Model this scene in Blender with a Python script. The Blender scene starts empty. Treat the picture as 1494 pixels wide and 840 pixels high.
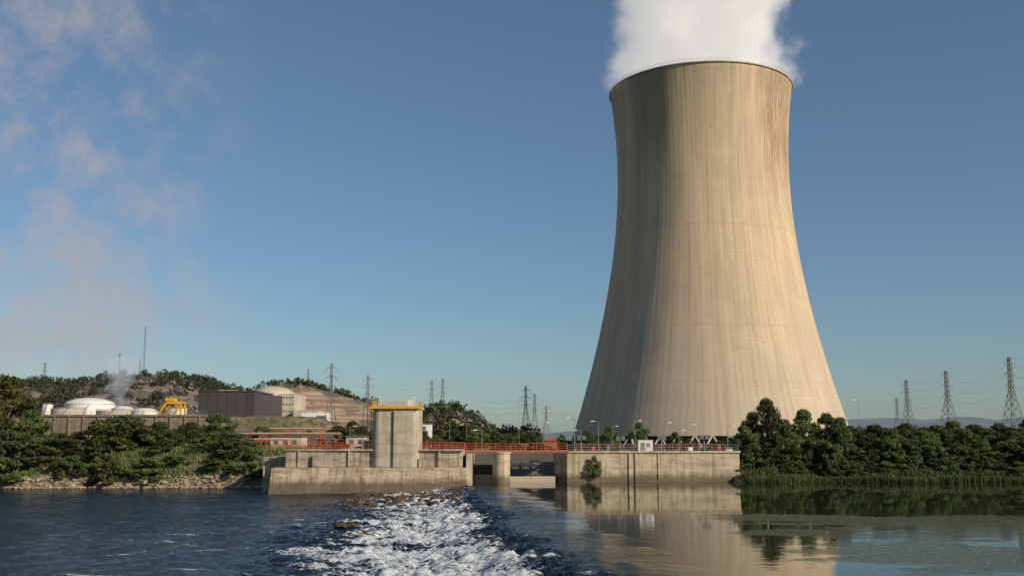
import bpy, math, random
import numpy as np
from mathutils import Vector, Matrix
random.seed(7); rng=np.random.default_rng(7)
scene=bpy.context.scene
PITCH=math.radians(8.53); CAMZ=7.0; F=1500.0
cp,sp=math.cos(PITCH),math.sin(PITCH)
def px_to_world(px,py,d):
    """image pixel coordinates + estimated distance -> world x,z"""
    u=(px-747)/F; v=(420-py)/F; k=d/(cp-v*sp)
    return u*k, CAMZ+k*(sp+v*cp)
def sm(t):
    t=np.clip(t,0,1); return t*t*(3-2*t)
# ---------- numpy value noise ----------
_perm=rng.random((512,512))
def vnoise(x,y):
    x=np.asarray(x,float); y=np.asarray(y,float)
    xi=np.floor(x).astype(int); yi=np.floor(y).astype(int)
    fx=sm(x-xi); fy=sm(y-yi)
    g=lambda a,b:_perm[a%512,b%512]
    return (g(xi,yi)*(1-fx)+g(xi+1,yi)*fx)*(1-fy)+(g(xi,yi+1)*(1-fx)+g(xi+1,yi+1)*fx)*fy
def fbm(x,y,o=4):
    s=0;a=.5
    for i in range(o):
        s=s+a*vnoise(np.asarray(x)*2**i+17*i,np.asarray(y)*2**i+31*i); a*=.5
    return s
# ---------- materials ----------
class NT:
    def __init__(s,name,world=False):
        if world:
            s.t=world.node_tree
        else:
            s.m=bpy.data.materials.new(name); s.m.use_nodes=True; s.t=s.m.node_tree
        s.t.nodes.clear()
    def n(s,typ,props=None,**inp):
        nd=s.t.nodes.new(typ)
        for k,v in (props or {}).items(): setattr(nd,k,v)
        for k,v in inp.items():
            key=k.replace('_',' ')
            if k[0]=='i' and k[1:].isdigit(): sock=nd.inputs[int(k[1:])]
            else: sock=nd.inputs[key]
            if isinstance(v,bpy.types.NodeSocket): s.t.links.new(v,sock)
            else: sock.default_value=v
        return nd
    def math(s,op,a,b=0.0,c=None,clamp=False):
        nd=s.n('ShaderNodeMath',{'operation':op,'use_clamp':clamp},i0=a,i1=b)
        if c is not None:
            if isinstance(c,bpy.types.NodeSocket): s.t.links.new(c,nd.inputs[2])
            else: nd.inputs[2].default_value=c
        return nd.outputs[0]
    def maprange(s,v,a,b,c=0.0,d=1.0):
        return s.n('ShaderNodeMapRange',{'interpolation_type':'SMOOTHSTEP'},Value=v,From_Min=a,From_Max=b,To_Min=c,To_Max=d).outputs[0]
    def lerp(s,f,a,b):  # float mix
        nd=s.t.nodes.new('ShaderNodeMix'); nd.data_type='FLOAT'
        for idx,v in ((0,f),(2,a),(3,b)):
            if isinstance(v,bpy.types.NodeSocket): s.t.links.new(v,nd.inputs[idx])
            else: nd.inputs[idx].default_value=v
        return nd.outputs[0]
    def noise(s,vec,scale,detail=4.0,rough=.55):
        return s.n('ShaderNodeTexNoise',Vector=vec,Scale=scale,Detail=detail,Roughness=rough).outputs[0]
    def mapping(s,vec,sc,loc=(0,0,0),rot=(0,0,0)):
        return s.n('ShaderNodeMapping',Vector=vec,Scale=sc,Location=loc,Rotation=rot).outputs[0]
    def mix(s,f,a,b,mode='MIX'):
        nd=s.t.nodes.new('ShaderNodeMix'); nd.data_type='RGBA'; nd.blend_type=mode
        for idx,v in ((0,f),(6,a),(7,b)):
            if isinstance(v,bpy.types.NodeSocket): s.t.links.new(v,nd.inputs[idx])
            else:
                nd.inputs[idx].default_value=v if idx==0 else (tuple(v)+(1,) if len(v)==3 else v)
        return nd.outputs[2]
    def pos(s): return s.n('ShaderNodeNewGeometry').outputs['Position']
    def xyz(s,v): return s.n('ShaderNodeSeparateXYZ',Vector=v).outputs
    def bump(s,h,strength=.4,dist=.1,normal=None):
        nd=s.n('ShaderNodeBump',Height=h,Strength=strength,Distance=dist)
        if normal is not None: s.t.links.new(normal,nd.inputs['Normal'])
        return nd.outputs[0]
    def out(s,sh,sock='Surface'):
        o=s.n('ShaderNodeOutputMaterial'); s.t.links.new(sh,o.inputs[sock]); return s.m
    def pbsdf(s,col,rough=.8,normal=None,**kw):
        nd=s.t.nodes.new('ShaderNodeBsdfPrincipled')
        for k,v in dict(Base_Color=col,Roughness=rough,**kw).items():
            sock=nd.inputs[k.replace('_',' ')]
            if isinstance(v,bpy.types.NodeSocket): s.t.links.new(v,sock)
            else: sock.default_value=(tuple(v)+(1,)) if isinstance(v,tuple) and len(v)==3 else v
        if normal is not None: s.t.links.new(normal,nd.inputs['Normal'])
        return nd.outputs[0]

def mat_concrete(name,c1,c2,wet=None,scale=1.0,joint=0.0,streak=.6,jamt=.35,grime=0.0):
    t=NT(name); P=t.pos(); X=t.xyz(P)
    n1=t.noise(P,.25*scale,6,.65); n2=t.noise(t.mapping(P,(1.3*scale,1.3*scale,.12*scale)),1.0,5,.6)
    n3=t.noise(P,3.0*scale,5,.7); n4=t.noise(t.mapping(P,(.5*scale,.5*scale,.9*scale)),1.0,6,.7)
    col=t.mix(t.maprange(n1,.35,.65),c1,c2)
    col=t.mix(t.math('MULTIPLY',t.maprange(n2,.5,.72),streak),col,tuple(v*.42 for v in c2))
    col=t.mix(t.math('MULTIPLY',t.maprange(n4,.52,.7),streak*.7),col,tuple(v*f for v,f in zip(c2,(.62,.5,.38))))
    col=t.mix(t.math('MULTIPLY',t.maprange(n3,.5,.75),.3),col,tuple(v*.6 for v in c1))
    if grime>0:
        n5=t.noise(t.mapping(P,(.22,.22,1.1),(5,0,0)),1.0,7,.75); n6=t.noise(t.mapping(P,(2.6,2.6,.10),(1,7,0)),1.0,4,.65)
        col=t.mix(t.math('MULTIPLY',t.maprange(n5,.46,.62),grime),col,tuple(v*f for v,f in zip(c2,(.50,.42,.33))))
        col=t.mix(t.math('MULTIPLY',t.maprange(n6,.54,.66),grime*.8),col,(.10,.075,.05))
        col=t.mix(t.math('MULTIPLY',t.maprange(n6,.44,.34),grime*.35),col,(.62,.55,.44))
    if wet is not None:
        nn=t.math('ADD',t.math('MULTIPLY',n2,-1.2),t.math('MULTIPLY',n4,-1.2))
        m=t.maprange(t.math('ADD',X[2],nn),wet-1.6,wet-.2,1,0)
        col=t.mix(t.math('MULTIPLY',m,.8),col,(.085,.06,.038))
    h=n3
    if joint>0:
        fr=t.math('FRACT',t.math('DIVIDE',X[2],joint)); j=t.maprange(fr,0,.06,1,0)
        fx=t.math('FRACT',t.math('DIVIDE',X[0],joint*3.2)); jx=t.maprange(fx,0,.02,1,0)
        jj=t.math('MULTIPLY',t.math('MAXIMUM',j,jx),t.maprange(n1,.4,.6,.2,1))
        col=t.mix(t.math('MULTIPLY',jj,jamt),col,tuple(v*.35 for v in c1))
        h=t.math('SUBTRACT',n3,jj)
    return t.out(t.pbsdf(col,.9,t.bump(h,.4,.06)))
def mat_paint(name,c,rough=.5,metal=0,dirt=.35,scale=1.5):
    t=NT(name); P=t.pos()
    n=t.noise(P,scale,5,.7); n2=t.noise(t.mapping(P,(1,1,.15)),scale,4)
    col=t.mix(t.math('MULTIPLY',t.maprange(n,.45,.7),dirt),c,tuple(v*.45+.02 for v in c))
    col=t.mix(t.math('MULTIPLY',t.maprange(n2,.5,.75),dirt),col,(.16,.12,.08))
    return t.out(t.pbsdf(col,rough,t.bump(n,.2,.02),Metallic=metal))
M={}
M['wall']=mat_concrete('river_wall_concrete',(.54,.455,.325),(.44,.37,.265),wet=1.0,joint=1.25,jamt=.25,grime=.55)
M['wall_lo']=mat_concrete('weir_wall_concrete',(.54,.46,.335),(.42,.35,.25),wet=.5,joint=1.1,streak=.75,jamt=.45,grime=.8)
M['wall_up']=mat_concrete('weathered_parapet_concrete',(.45,.39,.30),(.34,.295,.225),joint=1.4,streak=.7,jamt=.35,grime=.7)
M['conc']=mat_concrete('gate_tower_concrete',(.46,.41,.32),(.38,.335,.265),joint=2.2,streak=.5,jamt=.1,grime=.4)
M['conc_pale']=mat_concrete('building_concrete',(.50,.44,.35),(.42,.37,.30),scale=.3,streak=.3)
M['conc_dk']=mat_concrete('dark_concrete',(.15,.135,.115),(.10,.09,.08),scale=.5)
M['terr']=mat_concrete('terrace_wall_concrete',(.24,.19,.14),(.18,.14,.11),scale=.3,grime=.6)
M['red']=mat_paint('orange_red_paint',(.42,.085,.04))
M['yel']=mat_paint('yellow_paint',(.60,.33,.035))
M['white']=mat_paint('white_paint',(.74,.72,.68),scale=.3,dirt=.2)
M['grey']=mat_paint('galvanised_steel',(.30,.31,.31),.45,.5)
M['steel']=mat_paint('pylon_steel',(.14,.14,.15),.6,.2)
M['dark']=mat_paint('dark_gate_steel',(.11,.12,.13),.6,.2,scale=.8)
M['clad']=mat_concrete('dark_cladding',(.058,.05,.057),(.046,.04,.048),scale=.12,streak=.2)  # dark cladding, albedo lowered further to stand in for the front's shade
M['roof']=mat_paint('tile_roof',(.30,.12,.07),.85)
M['bark']=mat_paint('bark',(.10,.075,.05),.9,scale=4)
M['rock']=mat_concrete('river_rock',(.38,.31,.22),(.22,.17,.12),scale=2)
M['rock_wet']=mat_concrete('wet_rock',(.11,.065,.035),(.055,.035,.022),scale=2)

def mat_leaf(name,c1,c2):
    t=NT(name)
    a=t.n('ShaderNodeAttribute',{'attribute_name':'shade'}).outputs['Fac']
    r=t.n('ShaderNodeObjectInfo').outputs['Random']
    col=t.mix(a,c1,c2)
    hs=t.n('ShaderNodeHueSaturation',Hue=t.maprange(r,0,1,.465,.515),Saturation=.98,Value=t.maprange(r,0,1,.7,1.35),Color=col).outputs[0]
    d=t.pbsdf(hs,.65)
    tr=t.n('ShaderNodeBsdfTranslucent',Color=hs).outputs[0]
    return t.out(t.n('ShaderNodeMixShader',Fac=.32,i1=d,i2=tr).outputs[0])
M['leaf']=mat_leaf('foliage_green',(.03,.055,.012),(.16,.20,.048))
M['leafd']=mat_leaf('foliage_dark',(.02,.038,.012),(.10,.13,.036))
M['pine']=mat_leaf('distant_pine_foliage',(.03,.042,.022),(.08,.09,.04))
M['reed']=mat_leaf('reed_green',(.05,.09,.02),(.15,.20,.05))

# ---------- mesh helpers ----------
def new_obj(name,verts,faces,mats,smooth=False,parent=None,loc=None):
    me=bpy.data.meshes.new(name); me.from_pydata(verts,[],faces)
    for m in (mats if isinstance(mats,(list,tuple)) else [mats]): me.materials.append(m)
    if smooth: me.polygons.foreach_set('use_smooth',[True]*len(me.polygons))
    me.update()
    ob=bpy.data.objects.new(name,me); scene.collection.objects.link(ob)
    if loc: ob.location=loc
    if parent is not None:
        ob.parent=parent; ob.matrix_parent_inverse=Matrix.Translation(-Vector(parent.location))
    return ob
def empty(name,loc):
    e=bpy.data.objects.new(name,None); e.location=loc; e.empty_display_size=2; scene.collection.objects.link(e); return e
class Geo:
    def __init__(s): s.v=[]; s.f=[]
    def prism(s,pts,z0,z1,pts_top=None,cap=True):
        n=len(pts); b=len(s.v); pt=pts_top or pts
        s.v+= [(x,y,z0) for x,y in pts]+[(x,y,z1) for x,y in pt]
        for i in range(n):
            j=(i+1)%n; s.f.append((b+i,b+j,b+n+j,b+n+i))
        if cap:
            s.f.append(tuple(range(b+n,b+2*n))); s.f.append(tuple(reversed(range(b,b+n))))
        return s
    def box(s,x0,x1,y0,y1,z0,z1): return s.prism([(x0,y0),(x1,y0),(x1,y1),(x0,y1)],z0,z1)
    def cyl(s,x,y,z0,z1,r0,r1=None,n=16):
        r1=r0 if r1 is None else r1
        P=lambda r:[(x+r*math.cos(2*math.pi*i/n),y+r*math.sin(2*math.pi*i/n)) for i in range(n)]
        return s.prism(P(r0),z0,z1,P(r1))
    def beam(s,p,q,r,n=4,r2=None):
        p=Vector(p);q=Vector(q); d=(q-p)
        if d.length<1e-6: return s
        d.normalize(); a=Vector((0,0,1)) if abs(d.z)<.9 else Vector((1,0,0))
        u=d.cross(a).normalized(); w=d.cross(u); b=len(s.v); r2=r if r2 is None else r2
        for c,rr in ((p,r),(q,r2)):
            for i in range(n):
                t=2*math.pi*(i+.5)/n; s.v.append(tuple(c+u*rr*math.cos(t)+w*rr*math.sin(t)))
        for i in range(n):
            j=(i+1)%n; s.f.append((b+i,b+n+i,b+n+j,b+j))
        s.f.append(tuple(range(b,b+n))); s.f.append(tuple(reversed(range(b+n,b+2*n))))
        return s
    def lathe(s,x,y,prof,n=32):
        b=len(s.v)
        for r,z in prof:
            for i in range(n): s.v.append((x+r*math.cos(2*math.pi*i/n),y+r*math.sin(2*math.pi*i/n),z))
        for k in range(len(prof)-1):
            for i in range(n):
                j=(i+1)%n; s.f.append((b+k*n+i,b+k*n+j,b+(k+1)*n+j,b+(k+1)*n+i))
        s.f.append(tuple(b+(len(prof)-1)*n+i for i in range(n)))
        return s
    def obj(s,name,mat,smooth=False,parent=None,bevel=0):
        o=new_obj(name,s.v,s.f,mat,smooth,parent)
        if bevel:
            m=o.modifiers.new('b','BEVEL'); m.width=bevel; m.segments=2; m.limit_method='ANGLE'
        return o
def quads_obj(name,V,mats,shade,extra=None,parent=None):
    """V: (n,4,3) quad soup"""
    n=len(V); verts=V.reshape(-1,3); ev,ef=([],[]) if extra is None else extra
    me=bpy.data.meshes.new(name)
    nv=len(verts)+len(ev); allv=np.vstack([verts,np.array(ev).reshape(-1,3)]) if len(ev) else verts
    me.vertices.add(nv); me.vertices.foreach_set('co',allv.astype(np.float32).ravel())
    loops=list(range(n*4)); starts=list(range(0,n*4,4)); mi=[0]*n
    for f in ef:
        starts.append(len(loops)); loops+= [i+n*4 for i in f]; mi.append(1)
    me.loops.add(len(loops)); me.loops.foreach_set('vertex_index',loops)
    me.polygons.add(len(starts)); me.polygons.foreach_set('loop_start',starts)
    for m in mats: me.materials.append(m)
    me.polygons.foreach_set('material_index',mi)
    me.update(calc_edges=True); me.validate()
    at=me.attributes.new('shade','FLOAT','POINT')
    sv=np.zeros(nv); sv[:n*4]=np.repeat(shade,4); at.data.foreach_set('value',sv.astype(np.float32))
    ob=bpy.data.objects.new(name,me); scene.collection.objects.link(ob)
    return ob
def rand_dirs(n):
    d=rng.normal(size=(n,3)); return d/np.linalg.norm(d,axis=1)[:,None]
def leaves(centers,radii,count,size,squash=.85,cshade=None):
    nc=len(centers); w=radii**2; idx=rng.choice(nc,count,p=w/w.sum())
    d=rand_dirs(count); rr=(.45+.6*rng.random(count)**.6)*radii[idx]
    p=centers[idx]+d*rr[:,None]*np.array([1,1,squash])
    nrm=d*.7+rand_dirs(count)*.8; nrm/=np.linalg.norm(nrm,axis=1)[:,None]
    a=np.cross(nrm,rand_dirs(count)); a/=np.linalg.norm(a,axis=1)[:,None]; b=np.cross(nrm,a)
    s=size*(.5+rng.random(count))[:,None]
    V=np.stack([p-a*s*.6,p-b*s*.35,p+a*s*.6,p+b*s*.35],axis=1)
    if cshade is None: cshade=rng.random(nc)
    sh=np.clip(.65*cshade[idx]+.5*rng.random(count)-.05,0,1)
    return V,sh

# ---------- camera / light / sky ----------
cam=bpy.data.cameras.new('camera'); cam.lens=F/1494*36; cam.sensor_width=36; cam.clip_end=30000; cam.clip_start=.5
co=bpy.data.objects.new('camera',cam); co.location=(0,0,CAMZ); co.rotation_euler=(math.pi/2+PITCH,0,0)
scene.collection.objects.link(co); scene.camera=co
SUN_AZ=math.radians(180-54); SUN_EL=math.radians(24)
sv=Vector((math.sin(SUN_AZ)*math.cos(SUN_EL),math.cos(SUN_AZ)*math.cos(SUN_EL),math.sin(SUN_EL)))
sl=bpy.data.lights.new('sun','SUN'); sl.energy=4.7; sl.angle=math.radians(.5); sl.color=(1,.855,.66)
so=bpy.data.objects.new('sun',sl); so.rotation_euler=sv.to_track_quat('Z','Y').to_euler(); so.location=(200,-100,200); scene.collection.objects.link(so)
world=bpy.data.worlds.new('World'); scene.world=world; world.use_nodes=True
t=NT('w',world=world)
sky=t.n('ShaderNodeTexSky',{'sky_type':'NISHITA','sun_disc':False,'sun_elevation':SUN_EL,'sun_rotation':SUN_AZ,'air_density':1.0,'dust_density':.7,'ozone_density':2.6,'altitude':50}).outputs[0]
sky=t.mix(1.0,sky,(.86,.99,1.06),'MULTIPLY')
sky=t.mix(.18,sky,(1.65,2.15,2.7))
G=t.n('ShaderNodeTexCoord').outputs['Generated']; X=t.xyz(G)
band=t.math('MULTIPLY',t.maprange(X[0],-.22,-.37),t.maprange(X[1],0,.3))
band=t.math('MULTIPLY',band,t.maprange(X[2],.01,.10))
n1=t.noise(t.mapping(G,(1,1,1.0),(3.1,0,.7)),13,10,.66)
n2=t.noise(t.mapping(G,(1,1,.8),(1.6,0,.45)),5.5,3,.5)
cm=t.math('MULTIPLY',t.maprange(t.math('ADD',t.math('MULTIPLY',n1,.6),t.math('MULTIPLY',n2,.4)),.41,.61),band)
cloudy=t.mix(t.math('MULTIPLY',cm,.72),sky,(4.8,4.55,4.75))
bg=t.n('ShaderNodeBackground',Color=cloudy,Strength=.088)
o=t.n('ShaderNodeOutputWorld'); t.t.links.new(bg.outputs[0],o.inputs['Surface'])
scene.view_settings.view_transform='Standard'; scene.view_settings.look='None'; scene.view_settings.exposure=0

# ---------- terrain ----------
def bank_y(x):
    x=np.asarray(x,float)
    left=187+4*(vnoise(x*.08,3.3)-.5)*2; right=176+3*(vnoise(x*.07,9.1)-.5)*2
    y=np.where(x<-41,left,np.where(x<10,198,187.0)); return np.where(x>39.5,right,y)
def land(x,y):
    x=np.asarray(x,float); y=np.asarray(y,float)
    w=np.where((x>-41)&(x<39.5),2.0,np.where(x>0,26.0,13.0))
    s=sm((y-bank_y(x))/w)
    h=5.1+1.0*(fbm(x*.03,y*.03)-.47)*sm((y-200)/40)
    e=sm((-.165*y-x)/25+.5)
    h=h+e*sm((y-431)/10)*(12.5+.018*(y-430).clip(0,700))
    h=h+.9*(fbm(x*.3+9,y*.3)-.45)*np.where((x>-41)&(x<39.5),0,1)
    bot=np.where(x>39.5,-1.6,-4.0)
    return bot+(h-bot)*s
xs=np.unique(np.concatenate([np.arange(-170,170,1.6),np.linspace(-9000,-170,60),np.linspace(170,9000,60)]))
ys=np.unique(np.concatenate([np.arange(165,215,1.0),np.arange(215,425,5),np.arange(425,446,2.0),np.arange(446,560,5),np.linspace(560,1500,50),np.linspace(1500,16000,30),[-400,0,100,150]]))
XX,YY=np.meshgrid(xs,ys); ZZ=land(XX,YY)
def grid_obj(name,X,Y,Z,mat,smooth=True,attrs=None):
    r,c=X.shape; V=np.stack([X,Y,Z],-1).reshape(-1,3)
    i=np.arange(r*c).reshape(r,c); Fc=np.stack([i[:-1,:-1],i[:-1,1:],i[1:,1:],i[1:,:-1]],-1).reshape(-1,4)
    ob=new_obj(name,V.tolist(),Fc.tolist(),mat,smooth)
    for k,a in (attrs or {}).items():
        at=ob.data.attributes.new(k,'FLOAT','POINT'); at.data.foreach_set('value',np.ascontiguousarray((a+0*X),dtype=np.float32).ravel())
    return ob
t=NT('ground_earth'); P=t.pos()
n=t.noise(P,.06,6,.65); n2=t.noise(P,.9,6,.7); n3=t.noise(P,.35,4)
col=t.mix(t.maprange(n,.4,.6),(.22,.165,.11),(.12,.105,.055)); col=t.mix(t.maprange(n3,.48,.62),col,(.06,.08,.025))
col=t.mix(t.math('MULTIPLY',n2,.4),col,(.12,.09,.06))
grid_obj('ground',XX,YY,ZZ,t.out(t.pbsdf(col,.95,t.bump(n2,.8,.3))))

# ---------- hills ----------
def mat_hill(name,tan,green,haze,amt,gthr=.5,sc=1.0):
    t=NT(name); P=t.pos()
    n=t.noise(P,.012*sc,7,.65); w=t.noise(t.mapping(P,(.01*sc,.01*sc,.22*sc)),1.0,5,.6)
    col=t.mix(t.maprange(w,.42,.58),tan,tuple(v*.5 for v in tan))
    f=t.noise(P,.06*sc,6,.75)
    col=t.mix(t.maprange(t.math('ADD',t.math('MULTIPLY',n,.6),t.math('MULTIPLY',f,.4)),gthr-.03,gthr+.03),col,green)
    col=t.mix(amt,col,haze)  # bluish aerial haze painted into the hill's base colour
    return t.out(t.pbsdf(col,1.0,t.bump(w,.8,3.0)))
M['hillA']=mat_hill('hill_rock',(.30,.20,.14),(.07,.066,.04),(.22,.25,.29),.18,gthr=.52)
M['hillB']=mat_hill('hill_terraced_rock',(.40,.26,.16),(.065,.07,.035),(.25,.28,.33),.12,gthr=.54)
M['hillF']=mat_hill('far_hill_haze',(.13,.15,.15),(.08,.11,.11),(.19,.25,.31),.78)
HILLS={}
def hill(name,prof,d,depth,mat,base=4.0,amp=.12):
    px=np.arange(prof[0][0],prof[-1][0]+1,5.0); py=np.interp(px,[p[0] for p in prof],[p[1] for p in prof])
    X=[];Z=[]
    for a,b in zip(px,py):
        x,z=px_to_world(a,b,d); X.append(x);Z.append(z)
    X=np.array(X);Z=np.array(Z); rows=np.linspace(-1,1,41)
    XX=np.tile(X,(41,1)); YY=d+rows[:,None]*depth+0*XX
    R=np.abs(rows)[:,None]; sh=1-sm(R)
    H=(Z-base)[None,:]
    det=(fbm(XX/depth*5,YY/depth*5,5)-.47)*H*amp*4*(1-sh*.6)*sm((1-R)*4)
    ter=sh+.04*np.sin(sh*28)*(1-sh)
    ZZ=base+H*ter+det+(fbm(XX/18,YY/18,3)-.45)*H.max()*.05
    ZZ=np.where(R>.99,base-6,ZZ)
    HILLS[name+str(len(HILLS))]=(XX,YY,ZZ)
    return grid_obj(name,XX,YY,ZZ,mat)
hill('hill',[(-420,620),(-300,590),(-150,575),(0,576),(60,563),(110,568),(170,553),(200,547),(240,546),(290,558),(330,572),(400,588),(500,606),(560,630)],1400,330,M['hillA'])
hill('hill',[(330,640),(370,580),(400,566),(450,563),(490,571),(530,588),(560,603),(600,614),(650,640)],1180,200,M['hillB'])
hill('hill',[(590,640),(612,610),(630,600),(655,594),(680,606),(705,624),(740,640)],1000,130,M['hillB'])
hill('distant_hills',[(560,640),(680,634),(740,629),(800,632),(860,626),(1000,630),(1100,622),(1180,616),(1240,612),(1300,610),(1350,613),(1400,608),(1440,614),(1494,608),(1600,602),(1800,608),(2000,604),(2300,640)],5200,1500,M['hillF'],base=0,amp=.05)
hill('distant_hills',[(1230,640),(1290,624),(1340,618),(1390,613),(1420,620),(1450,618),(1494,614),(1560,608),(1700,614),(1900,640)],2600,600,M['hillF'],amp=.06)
cs=[];rs=[]
keys=list(HILLS)
for key,num,lo in ((keys[0],1700,.44),(keys[1],480,.48),(keys[2],360,.43)):
    XX,YY,ZZ=HILLS[key]; r,c=XX.shape; k=0
    while k<num:
        i=rng.integers(4,24); j=rng.integers(2,c-2)
        if fbm(XX[i,j]*.012+5,YY[i,j]*.02,3)<lo-.06*(i>17): continue
        x=XX[i,j]+rng.uniform(-6,6);y=YY[i,j]+rng.uniform(-8,8);h=rng.uniform(4,9)*(1.25 if key==keys[0] else .8)
        cs+= [(x,y,ZZ[i,j]+h*.6),(x+rng.uniform(-1.5,1.5),y,ZZ[i,j]+h*.95)]; rs+=[h*.5,h*.33]; k+=1
V,sh=leaves(np.array(cs),np.array(rs),75000,2.2); quads_obj('hillside_trees',V,[M['pine']],sh)

# ---------- water ----------
cy=[30,56,75,108,150,170,200]; cx=[10,4.8,1.85,-.8,-5.2,-7.2,-7.2]
def crest(y): return np.interp(y,cy,cx)
t=NT('water'); P=t.pos(); X=t.xyz(P)
calm=t.n('ShaderNodeAttribute',{'attribute_name':'calm'}).outputs['Fac']
fo=t.n('ShaderNodeAttribute',{'attribute_name':'foam'}).outputs['Fac']
a=t.noise(t.mapping(P,(.35,.9,1)),1.0,3,.5); b=t.noise(P,.07,2); c=t.noise(t.mapping(P,(1.2,2.2,1)),1.0,2,.5)
near=t.maprange(X[1],150,55,.05,.30)
hc=t.math('MULTIPLY',t.math('MULTIPLY',t.math('ADD',a,t.math('MULTIPLY',c,.35)),t.math('MULTIPLY',near,t.maprange(b,.4,.6,.35,1.0))),.045)
a=t.noise(t.mapping(P,(.45,.8,1),(0,0,0),(0,0,.4)),1.0,5,.62); b=t.noise(P,.06,3); c=t.noise(t.mapping(P,(2.2,3.2,1)),1.0,4,.65)
hr=t.math('MULTIPLY',t.math('MULTIPLY',t.math('ADD',a,t.math('MULTIPLY',c,.45)),t.maprange(b,.35,.65,.6,1.1)),.55)
hh=t.lerp(calm,hr,hc)
nrm=t.bump(hh,1.0,1.0)
f1=t.noise(t.mapping(P,(.5,1.3,1),(0,0,0),(0,0,.25)),1.0,6,.72); f2=t.noise(P,3.4,6,.78); f3=t.noise(t.mapping(P,(.16,.35,1)),1.0,3,.5)
f=t.math('ADD',t.math('MULTIPLY',fo,1.0),t.math('ADD',t.math('MULTIPLY',t.math('SUBTRACT',f1,.5),2.7),t.math('MULTIPLY',t.math('SUBTRACT',f2,.5),2.0)))
f=t.math('ADD',f,t.math('MULTIPLY',t.math('SUBTRACT',f3,.5),1.2))
fm=t.math('MULTIPLY',t.maprange(f,.46,.84),t.maprange(fo,.02,.15))
base=t.mix(calm,(.003,.012,.026),(.026,.034,.016))
wat=t.pbsdf(base,t.lerp(calm,.12,.03),nrm,IOR=1.33)
foam=t.pbsdf(t.mix(t.maprange(f2,.3,.65),(.25,.37,.46),(.88,.9,.92)),.8,t.bump(f2,.9,.3))
s_=t.n('ShaderNodeMixShader',Fac=fm,i1=wat,i2=foam).outputs[0]
w1=t.noise(t.mapping(P,(.05,.10,1),(2.2,1,0)),1.0,8,.7); w2=t.noise(P,1.8,6,.78)
reg=t.math('MULTIPLY',t.maprange(X[0],9,24),t.maprange(X[1],132,96)); reg=t.math('MULTIPLY',reg,calm)
wm=t.maprange(t.math('ADD',w1,t.math('MULTIPLY',t.math('SUBTRACT',reg,1),.3)),.43,.49)
wm=t.math('MULTIPLY',wm,t.maprange(w2,.36,.50)); wm=t.math('MULTIPLY',wm,t.maprange(reg,0,.2))
weed=t.pbsdf(t.mix(w2,(.03,.036,.010),(.11,.112,.038)),.6,t.bump(w2,.5,.05))
M['water']=t.out(t.n('ShaderNodeMixShader',Fac=t.math('MULTIPLY',wm,.8),i1=s_,i2=weed).outputs[0])
SR=14.0
fr=np.array([0,.02,.05,.1,.2,.4,1.0])
def strip(name,ysub,Ls):
    XX=Ls[:,None]+(900-Ls[:,None])*fr[None,:]; YY=ysub[:,None]+0*XX
    grid_obj(name,XX,YY,0*XX,M['water'],attrs={'calm':1.0,'foam':0.0})
ya=np.concatenate([[-300,0,30],np.arange(35,168,2.5),[170.6]]); strip('reservoir_water',ya,np.where(ya>30,crest(ya),crest(30))+SR)
yb=np.array([170.6,180,200,212.]); strip('reservoir_water',yb,np.full(4,-8.0))
SLFT=-104.0
ss=np.concatenate([np.arange(SLFT,-36,.5),np.arange(-36,2,.17),np.arange(2,SR-.3,.4),[SR]]); yy=np.concatenate([np.arange(30,110,.2),np.arange(110,170.5,.4),[170.6]])
S,Y=np.meshgrid(ss,yy); X_=crest(Y)+S
wig=(fbm(Y*.18,3.1,3)-.45)*4.4+(fbm(X_*.5+2,Y*.5,3)-.45)*2.5
S2=S+wig
drop=-1.2*sm(-S2/9)
turb=sm((-S2+.8)/2.5)*sm((26+S2)/16)
calmv=sm((S2+1.0)/8)
disp=(fbm(X_*.5,Y*.42,4)-.47)*1.0*turb+(fbm(X_*1.6+7,Y*1.4,4)-.46)*.9*turb
disp+=(fbm(X_*.6,Y*.45,3)-.44)*.36*(1-sm((S2+1)/7))*(1-.5*sm((-S2-30)/30))
edge=sm((SR-S)/3)
Z=drop+disp*edge; Z=np.where(S>SR-.01,0,Z)
streak=fbm(X_*.12+3,Y*.4,4); streak2=fbm(X_*.3+13,Y*.9,3)
foam=sm((-S2-1.0)/4)*(1-sm((-S2-8-11*(streak-.3))/10))*(.20+1.25*streak)
foam=foam*(1-.30*sm((Y-130)/35))+.28*np.clip(disp,-.3,.6)*turb*(S2<-.5)
foam=foam+.5*sm((-S2-10)/5)*(1-sm((-S2-28)/9))*sm((streak2-.5)/.12)*(1-sm((Y-100)/30))*.85
foam=foam+.34*sm((.8-S2)/2)*sm((S2+5)/2)*sm((streak2-.52)/.1)
foam=np.clip(foam,0,1.0)*sm((SR-2-S)/3)
grid_obj('river_water',X_,Y,Z,M['water'],attrs={'foam':foam,'calm':calmv})
fr2=np.array([0,.5,.8,.95,1.0])
def lstrip(ysub,Rs):
    XX=-900+(Rs[:,None]+900)*fr2[None,:]; YY=ysub[:,None]+0*XX
    grid_obj('river_water',XX,YY,0*XX-1.204,M['water'],attrs={'calm':0.0,'foam':0.0})
yr=np.concatenate([[-300,0,29.9],np.arange(35,170,2.5),[170.6]]); lstrip(yr,np.where(yr>30,crest(yr),crest(30))+SLFT+.3)
lstrip(np.array([170.5,190,215.]),np.full(3,-39.0))
XX,YY=np.meshgrid([crest(30)+SLFT,crest(30)+SR],[-300,30.2]); grid_obj('river_water',XX,YY,0*XX-1.3,M['water'],attrs={'calm':0.0,'foam':0.0})

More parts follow.
